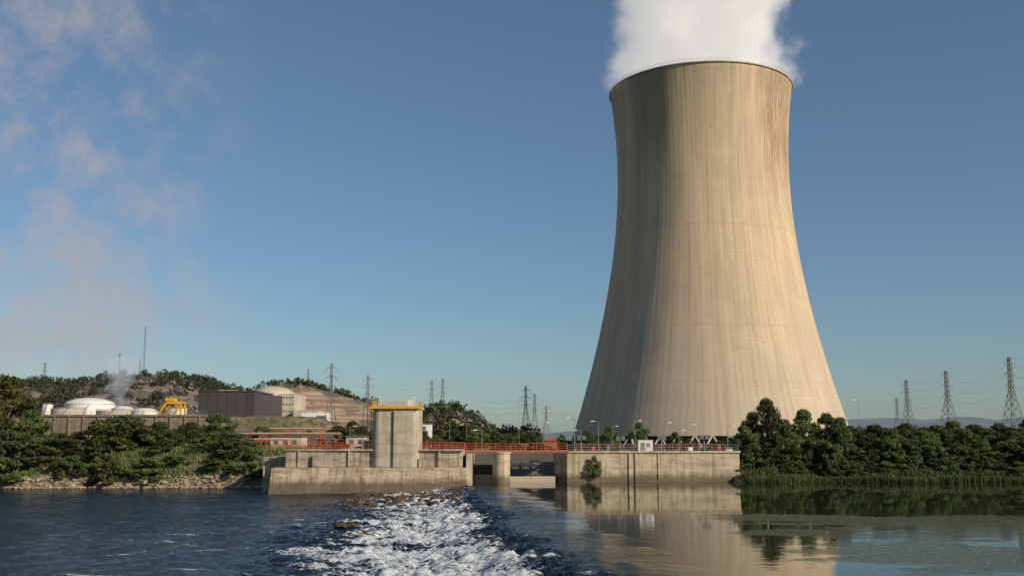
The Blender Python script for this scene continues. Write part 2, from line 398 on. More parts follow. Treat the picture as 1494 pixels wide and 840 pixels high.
# ---------- rocks ----------
def rock_mass(name,pts,mat):
    import bmesh
    bm=bmesh.new(); bmesh.ops.create_icosphere(bm,subdivisions=2,radius=1)
    bv=np.array([v.co[:] for v in bm.verts]); bf=[[v.index for v in f.verts] for f in bm.faces]; bm.free()
    V=[];Fc=[]
    for (x,y,z,s) in pts:
        k=bv*(1+.45*(rng.random((len(bv),1))-.5)); k=k*np.array([s*rng.uniform(.8,1.5),s*rng.uniform(.7,1.2),s*rng.uniform(.4,.75)])
        a=rng.uniform(0,6.28); c,sn=math.cos(a),math.sin(a)
        k=np.stack([k[:,0]*c-k[:,1]*sn,k[:,0]*sn+k[:,1]*c,k[:,2]],1)+np.array([x,y,z]); b=len(V)
        V+=k.tolist(); Fc+=[[i+b for i in f] for f in bf]
    return new_obj(name,V,Fc,mat)
pts=[]
for i in range(1500):
    x=rng.uniform(-150,-39.5); y=float(bank_y(x))+rng.uniform(3.6,6.8); pts.append((x,y,max(-1.2,float(land(x,y)))+.05,rng.uniform(.15,.55)))
rock_mass('riverbank_stones',pts,M['rock'])
pts=[]
for i in range(330):
    y=168-rng.random()**1.3*32; s=-rng.random()**.8*17-1.5; x=float(crest(y))+s
    if x>-8.5 and y>166: continue
    pts.append((x,y,-1.15*float(sm(-s/9))+.02,rng.uniform(.15,.5)))
for i in range(30):
    y=rng.uniform(95,138); s=rng.uniform(-18,-2); pts.append((float(crest(y))+s,y,-1.2*float(sm(-s/9))-.03,rng.uniform(.18,.42)))
x,z=px_to_world(497,746,103); pts+=[(x,103,-1.05,.7),(x+1,103.4,-1.1,.5)]
rock_mass('weir_rocks',pts,M['rock_wet'])

# ---------- cooling tower ----------
TX,TY=87.2,459.0
zp=[9.5,26.6,44.9,63.4,82,104,123.5,146,167]; rp=[60.3,55.0,50.2,45.9,42.4,39.7,38.6,39.1,41.3]
def trad(z):
    c=np.polyfit(np.array(zp)/100,rp,5); return np.polyval(c,np.asarray(z)/100)
tower=empty('cooling_tower',(TX,TY,4.5))
t=NT('cooling_tower_concrete')
uv=t.n('ShaderNodeUVMap').outputs[0]; U=t.xyz(uv); u,v=U[0],U[1]
vec=lambda a,b,o=0:t.n('ShaderNodeCombineXYZ',X=t.math('MULTIPLY',u,a),Y=t.math('MULTIPLY',v,b),Z=o).outputs[0]
s1=t.noise(vec(.6,.014),1.0,6,.7); s2=t.noise(vec(.12,.012,3),1.0,4,.6); s3=t.noise(vec(2.2,.05,5),1.0,4,.7)
bl=t.noise(vec(.05,.05,9),1.0,6,.65); blk=t.noise(vec(.35,.6,2),1.0,3,.7)
col=t.mix(t.maprange(s2,.38,.62),(.58,.45,.295),(.46,.365,.25))
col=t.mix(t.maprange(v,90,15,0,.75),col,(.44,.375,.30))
col=t.mix(t.math('MULTIPLY',t.maprange(s1,.44,.66),.48),col,(.29,.235,.17))
col=t.mix(t.math('MULTIPLY',t.maprange(s3,.5,.8),.38),col,(.30,.245,.175))
col=t.mix(t.math('MULTIPLY',t.maprange(bl,.45,.7),.38),col,(.62,.49,.32))
col=t.mix(t.math('MULTIPLY',t.maprange(blk,.5,.7),.18),col,(.30,.245,.175))
vv=t.math('ADD',v,t.math('MULTIPLY',t.math('SUBTRACT',s3,.5),60))
st=t.math('MULTIPLY',t.maprange(vv,106,138),t.maprange(t.math('ABSOLUTE',t.math('SUBTRACT',u,200)),26,9))
st=t.math('MULTIPLY',st,t.maprange(s3,.40,.54))
col=t.mix(t.math('MULTIPLY',st,.78),col,(.19,.11,.055))
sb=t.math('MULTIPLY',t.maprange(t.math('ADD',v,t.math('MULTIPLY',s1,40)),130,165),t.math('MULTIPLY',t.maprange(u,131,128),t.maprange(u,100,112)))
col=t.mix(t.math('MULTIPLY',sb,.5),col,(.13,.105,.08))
top2=t.math('MULTIPLY',t.maprange(v,145,167),t.maprange(s1,.4,.6)); col=t.mix(t.math('MULTIPLY',top2,.35),col,(.22,.19,.15))
fr_=t.math('FRACT',t.math('DIVIDE',v,1.55)); j=t.maprange(t.math('ABSOLUTE',t.math('SUBTRACT',fr_,.5)),.0,.12,1,0)
lf=t.noise(t.n('ShaderNodeCombineXYZ',X=0,Y=t.math('MULTIPLY',v,.6),Z=0).outputs[0],1.0,3,.8)
col=t.mix(t.math('MULTIPLY',j,t.maprange(lf,.35,.7,.02,.38)),col,(.2,.16,.115))
for zz,am in ((97,.16),(54,.14),(31,.1),(118,.1)):
    k=t.maprange(t.math('ABSOLUTE',t.math('SUBTRACT',v,zz)),.2,.6,am,0); k=t.math('MULTIPLY',k,t.maprange(bl,.35,.6,.3,1)); col=t.mix(k,col,(.19,.15,.105))
rib=t.math('SINE',t.math('MULTIPLY',u,2*math.pi/2.5))
col=t.mix(t.maprange(rib,.3,1,0,.12),col,(.2,.16,.11))
nb=t.bump(t.math('ADD',t.math('MULTIPLY',rib,.5),t.math('MULTIPLY',j,-.4)),.3,.05)
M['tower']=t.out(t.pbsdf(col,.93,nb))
NC=240; zz=np.linspace(9.5,167,90); rr=trad(zz)
prof=[(r,z) for r,z in zip(rr,zz)]+[(rr[-1]-1.2,167.0)]+[(r-1.2,z) for r,z in zip(rr[::-1],zz[::-1])]
verts=[];uvs=[]
for r,z in prof:
    for jx in range(NC+1):
        a=math.pi/2+2*math.pi*jx/NC
        verts.append((TX+r*math.cos(a),TY+r*math.sin(a),z)); uvs.append((2*math.pi*jx/NC*50,z))
faces=[]
for k in range(len(prof)-1):
    for jx in range(NC):
        a=k*(NC+1)+jx; faces.append((a,a+1,a+NC+2,a+NC+1))
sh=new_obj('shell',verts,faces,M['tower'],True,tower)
ul=sh.data.uv_layers.new(name='UVMap'); li=np.zeros(len(sh.data.loops),int); sh.data.loops.foreach_get('vertex_index',li)
ul.data.foreach_set('uv',np.array(uvs)[li].astype(np.float32).ravel())
g=Geo(); rt=float(rr[-1]); g.lathe(TX,TY,[(rt-1.25,166.7),(rt+.6,166.7),(rt+.6,167.15),(rt-1.25,167.15)],160); g.f.pop()
g.obj('rim_walkway',M['conc'],False,tower)
g=Geo(); n=96
for i in range(n):
    a=2*math.pi*i/n;b=2*math.pi*(i+1)/n; R_=rt+.5
    p=(TX+R_*math.cos(a),TY+R_*math.sin(a)); q=(TX+R_*math.cos(b),TY+R_*math.sin(b))
    g.beam((*p,167.2),(*p,168.6),.05)
    for h in (167.85,168.5): g.beam((*p,h),(*q,h),.045)
g.obj('rim_railing',M['grey'],False,tower)
g=Geo(); n=56; rb=float(rr[0])
for i in range(n):
    a0=2*math.pi*i/n
    for da in (-.5,.5):
        a1=a0+da*2*math.pi/n
        g.beam((TX+(rb+2.2)*math.cos(a0),TY+(rb+2.2)*math.sin(a0),3.8),(TX+(rb-.6)*math.cos(a1),TY+(rb-.6)*math.sin(a1),9.8),.42,6)
g.obj('support_columns',M['conc_pale'],False,tower)
g=Geo(); g.lathe(TX,TY,[(rb+3.2,4.0),(rb+3.2,5.4),(rb+2.8,5.4),(rb+2.8,4.0)],120); g.f.pop(); g.obj('basin_wall',M['conc'],False,tower)
g=Geo(); g.lathe(TX,TY,[(55,4),(55,11)],80); g.obj('fill_packing',M['conc_dk'],False,tower)

# ---------- steam plume (volume) ----------
def plume(name,loc,prof,dens,nscale,lean=(0,0),emis=.0,edge=1.0,core=.82,wid=.28):
    n=48; V=[];Fc=[]
    H0=prof[0][1];H1=prof[-1][1]
    for r,z in prof:
        k=(z-H0)/(H1-H0)
        for i in range(n):
            a=2*math.pi*i/n; V.append((r*math.cos(a)+lean[0]*k,r*math.sin(a)+lean[1]*k,z))
    for q in range(len(prof)-1):
        for i in range(n):
            j=(i+1)%n; Fc.append((q*n+i,q*n+j,(q+1)*n+j,(q+1)*n+i))
    Fc.append(tuple(reversed(range(n)))); Fc.append(tuple((len(prof)-1)*n+i for i in range(n)))
    t=NT(name+'_vapour'); O=t.n('ShaderNodeTexCoord').outputs['Object']; X=t.xyz(O)
    kz=t.math('DIVIDE',t.math('SUBTRACT',X[2],H0),H1-H0)
    dx=t.math('SUBTRACT',X[0],t.math('MULTIPLY',kz,lean[0])); dy=t.math('SUBTRACT',X[1],t.math('MULTIPLY',kz,lean[1]))
    rad=t.math('SQRT',t.math('ADD',t.math('MULTIPLY',dx,dx),t.math('MULTIPLY',dy,dy)))
    r0=prof[1][0] if len(prof)>4 else prof[0][0]
    R=t.math('ADD',r0,t.math('MULTIPLY',kz,prof[-1][0]-r0))
    rn=t.math('DIVIDE',rad,R)
    nz=t.noise(O,nscale,6,.64)
    d=t.math('ADD',t.math('SUBTRACT',core,rn),t.math('MULTIPLY',t.math('SUBTRACT',nz,.5),edge*1.5))
    d=t.math('MULTIPLY',t.maprange(d,0,wid),dens)
    vs=t.n('ShaderNodeVolumePrincipled',Color=(.98,.98,.98,1),Density=d,Anisotropy=.0)
    vs.inputs['Emission Strength'].default_value=0
    em=t.n('ShaderNodeEmission',Color=(1,.97,.93,1),Strength=t.math('MULTIPLY',d,emis)).outputs[0]  # added glow standing in for light scattered many times inside the steam
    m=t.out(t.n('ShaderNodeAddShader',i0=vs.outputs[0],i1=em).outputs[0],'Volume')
    return new_obj(name,V,Fc,m,False,None,loc)
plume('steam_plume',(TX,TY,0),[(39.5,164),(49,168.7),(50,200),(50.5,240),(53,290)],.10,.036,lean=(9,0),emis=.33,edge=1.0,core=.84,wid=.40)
x,z=px_to_world(172,590,700); plume('industrial_steam',(x-2,700,z-6),[(5,0),(9,10),(14,22),(18,38)],.035,.12,lean=(5,0),emis=.32,edge=1.6)

# ---------- concrete river walls ----------
wl=empty('weir_abutment_wall',(-22,170,0))
g=Geo(); g.prism([(-39.6,169),(-7.4,170),(-7.2,176),(-39.6,176)],-3,2.9,[(-39.1,169.6),(-7.4,170.3),(-7.2,176),(-39.1,176)])
g.obj('lower_wall',M['wall_lo'],False,wl,.06)
g=Geo(); g.prism([(-37.6,173.0),(-8.2,173.4),(-8.2,198),(-37.6,198)],2.9,5.6); g.prism([(-42,176),(-37.6,176),(-37.6,196),(-42,196)],-3,4.6); g.obj('upper_wall',M['wall_up'],False,wl,.05)
g=Geo(); g.box(-37.9,-8,172.75,173.9,5.6,5.9); g.box(-33,-28,172.4,172.98,2.92,4.9); g.box(-15.5,-13.2,172.5,173.1,2.92,4.3)
for x in (-35.6,-27.2,-12.2): g.box(x,x+.3,172.8,173.05,2.95,5.6)
g.obj('coping',M['wall_up'],False,wl,.03)
g=Geo(); g.prism([(9.8,186.0),(40.6,186.0),(40.6,192),(7.6,192),(7.6,189.5)],-3,5.15)
wr=empty('quay_wall',(25,186,0)); g.obj('wall_face',M['wall'],False,wr,.05)
g=Geo(); g.box(9.6,40.8,185.75,186.6,5.15,5.5)
for x in (20.8,21.9): g.box(x,x+.25,185.8,186.02,.1,5.1)
g.box(26,26.15,185.85,186.02,.4,5.1)
g.obj('coping',M['wall'],False,wr,.03)
gb=empty('sluice_gate_bridge',(1,184,0))
g=Geo()
def stadium(x,y0,y1,r,n=10):
    return [(x+r*math.cos(a),y0+r*math.sin(a)) for a in np.linspace(math.pi,2*math.pi,n)]+[(x+r,y1),(x-r,y1)]
g.prism(stadium(-1.85,180.5,192,1.5,16),-3,5.1); g.obj('pier',M['wall'],False,gb)
g=Geo(); g.cyl(-1.85,180.5,5.1,5.35,1.7,None,24); g.box(-7.6,-6.9,173,192,-3,5.1); g.obj('pier_cap',M['conc'],False,gb)
g=Geo(); g.box(-8.2,9.9,181.3,185.6,5.12,5.62); g.obj('deck',M['conc'],False,gb,.03)
g=Geo(); g.box(-8.2,9.9,181.18,181.3,5.25,5.6); g.obj('edge_beam',M['red'],False,gb)
for nm,(x0,x1,zt) in {'radial_gate':(-6.9,-3.35,3.0),'radial_gate_wide':(-.35,7.7,3.5)}.items():
    g=Geo(); N=10; V=[]
    for k in range(N+1):
        a=k/N; z=-1+a*(zt+1); y=188.5+1.6*math.sin(a*math.pi*.5); V.append((y,z))
    for k in range(N):
        b=len(g.v); (y0,z0),(y1,z1)=V[k],V[k+1]
        g.v+=[(x0,y0,z0),(x1,y0,z0),(x1,y1,z1),(x0,y1,z1)]; g.f.append((b,b+1,b+2,b+3))
    for k in (3,5,7,9): g.box(x0,x1,V[k][0]-.35,V[k][0]-.02,V[k][1]-.12,V[k][1]+.12)
    for xx in np.linspace(x0+.3,x1-.3,5): g.beam((xx,V[10][0]-.1,V[10][1]),(xx,V[4][0]-.3,V[4][1]),.12)
    g.obj(nm,M['dark'],False,gb)
g=Geo(); g.prism([(-6.9,185.2),(-3.35,185.2),(-3.35,188.4),(-6.9,188.4)],-2,1.3); g.prism([(-.35,186.2),(7.7,186.2),(7.7,188.4),(-.35,188.4)],-2,1.0); g.obj('sill',M['conc_pale'],False,gb,.08)
g=Geo(); g.box(-8,9,195,197,-3,4.9); g.obj('back_wall',M['conc_dk'],False,gb)

def railing(name,pts,h,mat,sp=1.9,r=.05,rails=(1.0,.62,.3)):
    g=Geo()
    for (a,b) in zip(pts[:-1],pts[1:]):
        a=Vector(a);b=Vector(b); L_=(b-a).length; n=max(1,round(L_/sp))
        for i in range(n+1):
            p=a.lerp(b,i/n); g.beam(p,p+Vector((0,0,h)),r*1.2)
        for k in rails: g.beam(a+Vector((0,0,h*k)),b+Vector((0,0,h*k)),r)
    return g.obj(name,mat)
railing('red_railing',[(-41.5,174,5.0),(-37.6,173.6,5.9),(-26.5,173.6,5.9)],1.1,M['red'],r=.05)
railing('red_railing',[(-16.2,173.7,5.9),(-8.1,173.7,5.9),(-8.1,181.4,5.7),(9.7,181.4,5.7)],1.1,M['red'],r=.05)
railing('red_railing',[(-42,192,5.5),(-8.3,192,5.7),(-8.3,185.4,5.7),(9.8,185.4,5.7)],1.1,M['red'],r=.045)
railing('quay_railing',[(10,186.4,5.5),(40.5,186.4,5.5)],1.1,M['grey'],r=.035,sp=2.4)
railing('red_railing',[(12,193,5.4),(38,194,5.4)],1.3,M['red'],r=.045,sp=2.2)

ht=empty('gate_hoist_tower',(-20,176,0))
x0,_=px_to_world(542,640,172); x1,_=px_to_world(611,640,172)
def rrect(x0,x1,y0,y1,r,n=8):
    P=[]
    for cx_,cy_,a0 in ((x0+r,y0+r,math.pi),(x1-r,y0+r,1.5*math.pi),(x1-r,y1-r,0),(x0+r,y1-r,.5*math.pi)):
        for k in range(n+1):
            a=a0+k/n*math.pi/2; P.append((cx_+r*math.cos(a),cy_+r*math.sin(a)))
    return P
_,zt=px_to_world(543,596,172)
g=Geo(); g.prism(rrect(x0,x1,172.2,180,1.3),2.95,zt)
g.obj('shaft',M['conc'],False,ht)
g=Geo(); g.prism(rrect(x0+3.6,x1-.9,171.8,172.6,.1),2.95,zt-.35); g.obj('front_pilaster',M['conc'],False,ht)
g=Geo(); g.prism(rrect(x0-.25,x1+.25,171.7,180.3,1.0),zt,zt+.28); g.obj('top_slab',M['conc_pale'],False,ht)
g=Geo()
for (a,b) in (((x0-.1,171.9),(x1+.1,171.9)),((x1+.1,171.9),(x1+.1,180.1)),((x1+.1,180.1),(x0-.1,180.1)),((x0-.1,180.1),(x0-.1,171.9))):
    for k in range(7):
        p=(a[0]+(b[0]-a[0])*k/6,a[1]+(b[1]-a[1])*k/6); g.beam((*p,zt+.28),(*p,zt+1.2),.05)
    for h in (.6,.9,1.2): g.beam((*a,zt+h),(*b,zt+h),.05)
g.box(x0-.3,x1+.3,171.6,171.69,zt+.02,zt+.45)
g.obj('top_railing',M['yel'],False,ht)
g=Geo(); g.box(x0+5.7,x0+6.6,174,175,zt+.28,zt+1.5); g.beam((x0+6.9,174,zt+.3),(x0+6.9,174,zt+2.0),.06); g.beam((x0+6.9,174,zt+2),(x0+6.4,174,zt+2.05),.09); g.beam((x0+1,176,zt+.3),(x0+1,176,zt+1.7),.05)
g.obj('roof_equipment',M['white'],False,ht)
g=Geo()
for dx in (-.35,-1.0):
    g.beam((x0+dx,174,5.9),(x0+dx,174,zt+1.6),.07)
for k in range(24): g.beam((x0-.35,174,5.9+k*.34),(x0-1.0,174,5.9+k*.34),.04)
for k in range(4): g.beam((x0-.35,174,6.5+k*2),(x0+.4,174,6.5+k*2),.05)
g.obj('access_ladder',M['red'],False,ht)
g=Geo(); g.box(x0-1.9,x0-1.2,174,174.7,5.9,7.4); g.obj('control_cabinet',M['grey'],False,ht)

# ---------- street lamps / posts ----------
def lamp(px,ytop,d,arm=1,zb=5.4):
    x,z=px_to_world(px,ytop,d); z0=zb
    g=Geo(); g.beam((x,d,z0),(x,d,z),.09,6,.05); g.cyl(x,d,z0,z0+.35,.16,None,8)
    g.beam((x,d,z),(x+arm*.9,d,z+.12),.05)
    o=g.obj('street_lamp',M['grey'])
    g=Geo(); g.box(min(x+arm*.8,x+arm*1.6),max(x+arm*.8,x+arm*1.6),d-.16,d+.16,z+.03,z+.2)
    h=g.obj('lamp_head',M['white']); h.parent=o
for a in ((873,615,215,-1),(968,617,205,1),(848,628,200,-1),(838,610,196,-1),(926,614,235,1),(1020,620,240,-1),(1061,622,212,1),(703,628,190,-1),(615,627,184,1),(757,580,330,-1),(795,600,300,1),(1252,584,300,-1),(511,622,240,1),(792,617,240,1),(893,622,260,1),(990,628,230,1),(681,620,260,-1),(656,612,300,1)):
    lamp(*a)
def flood_post(px,ytop,d):
    x,z=px_to_world(px,ytop,d); g=Geo(); g.beam((x,d,5.3),(x,d,z),.11,6); g.beam((x-.9,d,z),(x+.9,d,z),.07)
    o=g.obj('floodlight_post',M['grey']); g=Geo()
    for k in (-.75,.15): g.prism([(x+k,d-.5),(x+k+.65,d-.5),(x+k+.65,d-.25),(x+k,d-.25)],z-.55,z+.25,[(x+k,d-.3),(x+k+.65,d-.3),(x+k+.65,d-.05),(x+k,d-.05)])
    h=g.obj('floodlights',M['dark']); h.parent=o
for a in ((848,637,189),(905,638,190),(965,637,189),(1027,636,190)): flood_post(*a)
cb=empty('white_cabin',(24,190,5.3)); xa,_=px_to_world(931,650,189); xb,_=px_to_world(952,650,189)
g=Geo(); g.box(xa,xb,188.6,190.6,5.3,7.3); g.prism([(xa-.1,188.5),(xb+.1,188.5),(xb+.1,190.7),(xa-.1,190.7)],7.3,7.42); g.obj('body',M['white'],False,cb,.04)
g=Geo(); g.box(xa+.4,xa+1.2,188.56,188.6,5.35,7.0); g.box(xa+1.5,xa+2.1,188.56,188.6,6.2,6.9); g.obj('door_and_window',M['grey'],False,cb)
for px,w,h,m in ((862,.8,.9,'red'),(885,.5,1.2,'grey'),(1003,.9,.8,'white'),(1046,.6,1.3,'red'),(1058,1.2,.7,'white'),(917,.7,1.0,'grey')):
    x,_=px_to_world(px,650,191); g=Geo(); g.box(x,x+w,190.5,191.1,5.3,5.3+h); g.box(x-.05,x+w+.05,190.45,191.15,5.3+h,5.38+h); g.box(x+.1,x+w-.1,190.44,190.5,5.5,5.2+h); g.obj('utility_cabinet',M[m],False,None,.02)
x,_=px_to_world(803,640,240)
hs=empty('red_kiosk',(x,240,5)); g=Geo(); g.box(x-1.5,x+1.5,238.5,241.5,4.9,7.3); g.obj('body',M['roof'],False,hs,.05); g=Geo(); g.prism([(x-1.8,238.2),(x+1.8,238.2),(x+1.8,241.8),(x-1.8,241.8)],7.3,7.9,[(x-.6,239.4),(x+.6,239.4),(x+.6,240.6),(x-.6,240.6)]); g.obj('roof',M['red'],False,hs)

# ---------- power station on the plateau ----------
def bx(name,px0,px1,yt,d,dep,mat,parent,zb=None):
    xa,z=px_to_world(px0,yt,d); xb,_=px_to_world(px1,yt,d); zb=float(land((xa+xb)/2,d))-2 if zb is None else zb
    return Geo().box(xa,xb,d,d+dep,zb,z).obj(name,mat,False,parent)
th=empty('turbine_hall',(-200,800,25))
bx('main_hall',290,372,571,800,60,M['clad'],th)
xa,z=px_to_world(290,571,800); xb,_=px_to_world(372,571,800); xc,z2=px_to_world(409,577,822)
zb=20
g=Geo(); g.prism([(xb+.05,806),(xc,822),(xc,850),(xb+.05,850)],zb,z2); g.obj('annex',M['clad'],False,th)
g=Geo(); g.box(xa-.5,xb+.5,799.4,860.6,z,z+.9)
for x in np.arange(xa,xb,7.5): g.box(x,x+.22,799.75,799.98,18,z)
g.obj('parapet_and_seams',M['clad'],False,th)
bx('roof_house',318,345,568.5,815,20,M['conc_pale'],th,zb=z+.95)
ab=empty('auxiliary_building',(-180,830,25)); bx('block',406,430,574,830,45,M['conc_pale'],ab); bx('low_block',428,462,598,822,30,M['conc_pale'],ab); bx('white_block',440,476,602,790,20,M['white'],ab)
g=Geo(); xa,_=px_to_world(412,600,829.8)
for i in range(4):
    for k in range(3): g.box(xa+.5+i*2.4,xa+1.5+i*2.4,829.75,829.95,31+k*5.5,32.3+k*5.5)
g.obj('windows',M['dark'],False,ab)
rc=empty('reactor_containment',(-190,890,25)); xa,zt_=px_to_world(368,577,890); xb,_=px_to_world(430,577,890); r=(xb-xa)/2; cxx=(xa+xb)/2; _,zd=px_to_world(399,563,890)
g=Geo(); g.lathe(cxx,890,[(r,15),(r,zt_-.8),(r+.5,zt_-.8),(r+.5,zt_)]+[(r*math.cos(a),zt_+(zd-zt_)*math.sin(a)) for a in np.linspace(.05,1.5,10)],48)
g.obj('domed_cylinder',M['conc_pale'],True,rc)
def tank(px0,px1,yt,yb,d,dome,mat):
    xa,z=px_to_world(px0,yt,d);xb,_=px_to_world(px1,yt,d); r=(xb-xa)/2;c=(xa+xb)/2; zb=float(land(c,d))-1
    e=empty('storage_tank',(c,d,zb)); zs=z-dome*r
    g=Geo(); P=[(r,zb),(r,zs)]+([(r*math.cos(a),zs+(z-zs)*math.sin(a)) for a in np.linspace(.1,1.52,9)] if dome else [(r-.3,zs),(r-.3,zs-.6),(.2,zs-.4)])
    g.lathe(c,d,P,40); g.obj('tank_body',mat,False,e)
    g=Geo()
    for k in range(40):
        a=2*math.pi*k/40;b=2*math.pi*(k+1)/40
        g.beam((c+(r+.1)*math.cos(a),d+(r+.1)*math.sin(a),zs+.7),(c+(r+.1)*math.cos(b),d+(r+.1)*math.sin(b),zs+.7),.1)
        g.beam((c+(r+.1)*math.cos(a),d+(r+.1)*math.sin(a),zs),(c+(r+.1)*math.cos(a),d+(r+.1)*math.sin(a),zs+.7),.08)
    g.beam((c-r*.3,d-r-.3,zb),(c+r*.4,d-r-.3,zs),.25); g.obj('railing_and_stair',M['grey'],False,e)
tank(97,167,580,612,620,.32,M['white']); tank(76,124,597,614,560,0,M['conc_pale']); tank(142,190,599,615,555,0,M['conc_pale'])
tank(192,230,595,614,575,.3,M['white']); tank(164,196,592,612,600,.35,M['white']); tank(244,272,596,614,590,0,M['white']); tank(62,77,590,612,640,0,M['white']);tank(462,476,607,618,620,.2,M['white'])
pc=empty('pipe_bridge',(-190,700,20)); g=Geo()
for px in range(270,300,8):
    x,z=px_to_world(px,600,650); g.beam((x,650,16),(x,650,z),.3)
xa,z=px_to_world(262,602,650); xb,_=px_to_world(300,602,650); g.beam((xa,650,z),(xb,650,z),.5); g.beam((xa,650,z-3),(xb,650,z-3),.35)
g.obj('pipes_and_supports',M['grey'],False,pc)
gc=empty('gantry_crane',(-190,540,20)); g=Geo(); d=540
xa,zt2=px_to_world(230,587,d); xb,_=px_to_world(264,587,d); zb=float(land(xa,d))
for y in (d,d+7):
    g.beam((xa,y,zb),(xa+2.6,y,zt2-3),.7); g.beam((xa+2.6,y,zt2-3),(xa+5,y,zt2),.8); g.beam((xa+5,y,zt2),(xb,y,zt2),.9); g.beam((xb,y,zb),(xb,y,zt2),.6)
    g.beam((xb-3,y,zb),(xb-1,y,zt2),.4); g.beam((xa+3.5,y,zb+2),(xb,y,zb+6),.3)
for x in (xa+5,xb): g.beam((x,d,zt2),(x,d+7,zt2),.5)
g.box(xa+4,xa+8,d-.5,d+7.5,zt2+.8,zt2+2.4); g.obj('portal_frame',M['yel'],False,gc)
x0_,_=px_to_world(-260,640,430); x1_,_=px_to_world(300,640,430)
g=Geo(); g.box(x0_,x1_,429,441,3,17.6); g.box(x0_,x1_+.5,428.4,430,17.6,18.4)
for x in np.arange(x0_,x1_,6): g.box(x,x+.6,428.5,429,4,17.6)
g.obj('terrace_retaining_wall',M['terr'])
railing('terrace_fence',[(x0_,430,18.4),(x1_,430,18.4)],1.6,M['grey'],3,.06)
def piperack(px0,px1,d,z0,h):
    xa,_=px_to_world(px0,635,d);xb,_=px_to_world(px1,635,d); e=empty('pipe_rack',(xa,d,z0)); g=Geo();w=Geo()
    n=int((xb-xa)/4)
    for i in range(n+1):
        x=xa+(xb-xa)*i/n
        for y in (d,d+3): g.beam((x,y,z0),(x,y,z0+h),.11)
        g.beam((x,d,z0+h),(x,d+3,z0+h),.11)
    for y in (d,d+3):
        g.beam((xa,y,z0+h),(xb,y,z0+h),.13); g.beam((xa,y,z0+h*.55),(xb,y,z0+h*.55),.1)
    for k,y in enumerate((d+.6,d+1.3,d+2.1)): w.beam((xa,y,z0+h+.3),(xb,y,z0+h+.3),.16,8)
    g.obj('frame',M['red'],False,e); w.obj('pipes',M['conc_pale'],False,e)
piperack(335,495,262,5,4.0); piperack(372,470,290,5.2,5.4); piperack(345,420,240,4.9,2.6)
for px0,px1,yt,d,m in ((395,440,637,250,'conc_pale'),(440,492,632,300,'conc_dk'),(505,532,637,260,'conc_pale'),(612,628,618,300,'white'),(340,372,630,320,'conc')):
    xa,z=px_to_world(px0,yt,d);xb,_=px_to_world(px1,yt,d); e=empty('service_building',(xa,d,5)); Geo().box(xa,xb,d,d+7,4.5,z).obj('walls',M[m],False,e); Geo().box(xa-.3,xb+.3,d-.3,d+7.3,z,z+.3).obj('flat_roof',M['conc_dk'],False,e)
    g=Geo()
    for x in np.arange(xa+.8,xb-1.2,2.2): g.box(x,x+1.1,d-.06,d-.01,z-1.7,z-.7)
    g.obj('windows',M['dark'],False,e)

# ---------- lattice pylons ----------
def pylon_mesh(g,x,y,z0,z1,w,rot=.4,th=1.0):
    H=z1-z0; c,s=math.cos(rot),math.sin(rot)
    def hw(k): return w*(.5*(1-k/.6)+.12) if k<.6 else w*.12*(1-(k-.6)*.9)
    def P(k,i):
        a,b=((-1,-1),(1,-1),(1,1),(-1,1))[i]; h=hw(k); return (x+(a*c-b*s)*h,y+(a*s+b*c)*h,z0+H*k)
    ks=[0,.16,.3,.42,.52,.6,.67,.74,.81,.88,.94,1.0]; r=H*.0031*th
    for a,b in zip(ks[:-1],ks[1:]):
        for i in range(4):
            j=(i+1)%4; g.beam(P(a,i),P(b,i),r*1.3); g.beam(P(a,i),P(b,j),r*.7); g.beam(P(a,j),P(b,i),r*.7); g.beam(P(b,i),P(b,j),r*.6)
    tips=[]
    for k in (.64,.78,.92):
        for sg in (-1,1):
            L_=w*(.62 if k==.78 else .5)*sg
            tip=(x+L_*c,y+L_*s,z0+H*k)
            for i in range(4): g.beam(P(k if i<2 else k+.035,i),tip,r*.8)
            g.beam(tip,(tip[0],tip[1],tip[2]-H*.035),r*.8); tips.append((tip[0],tip[1],tip[2]-H*.035))
    tips.append((x,y,z1)); return tips
def pylon(px,yt,yb,d,ratio=.2,rot=.4,th=1.0):
    x,z1=px_to_world(px,yt,d); _,z0=px_to_world(px,yb,d); z0=min(z0,z1-5); g=Geo(); tp=pylon_mesh(g,x,d,z0,z1,(z1-z0)*ratio,rot,th); g.obj('electricity_pylon',M['steel']); return tp
p1=pylon(1472,521,640,500,.19,.5,1.1); p2=pylon(1380,541,640,620,.2,.5,1.1); p3=pylon(1322,554,640,760,.2,.5,1.1)
p4=pylon(767,563,640,560,.16,.3,.9); p5=pylon(780,574,640,640,.16,.3,.9); p6=pylon(484,530,625,700,.16,.2,1.1); p7=pylon(537,548,625,900,.18,.3,.9)
p8=pylon(450,538,572,1180,.22,.4,1.2); p9=pylon(630,555,615,1150,.2,.2); p10=pylon(646,552,610,1200,.2,.3); p11=pylon(797,592,640,900,.2); p12=pylon(1308,580,640,1500,.2,.3,.9)
p13=pylon(175,515,556,1390,.15,.2);p14=pylon(66,528,565,1390,.2,.2)
def mast(px,yt,yb,d,w,name='lattice_mast'):
    x,z1=px_to_world(px,yt,d); _,z0=px_to_world(px,yb,d); g=Geo(); H=z1-z0; n=14
    for i in range(n):
        for a,b in ((-1,-1),(1,-1),(0,1)):
            k0=1-i/n*.7;k1=1-(i+1)/n*.7
            g.beam((x+a*w*k0,d+b*w*k0,z0+H*i/n),(x+a*w*k1,d+b*w*k1,z0+H*(i+1)/n),w*.18)
        g.beam((x-w,d-w,z0+H*i/n),(x+w*.8,d-w,z0+H*(i+1)/n),w*.12)
    g.obj(name,M['steel'])
mast(213,476,550,1390,1.2); mast(205,522,550,1390,1.0); mast(484,545,618,690,.7)
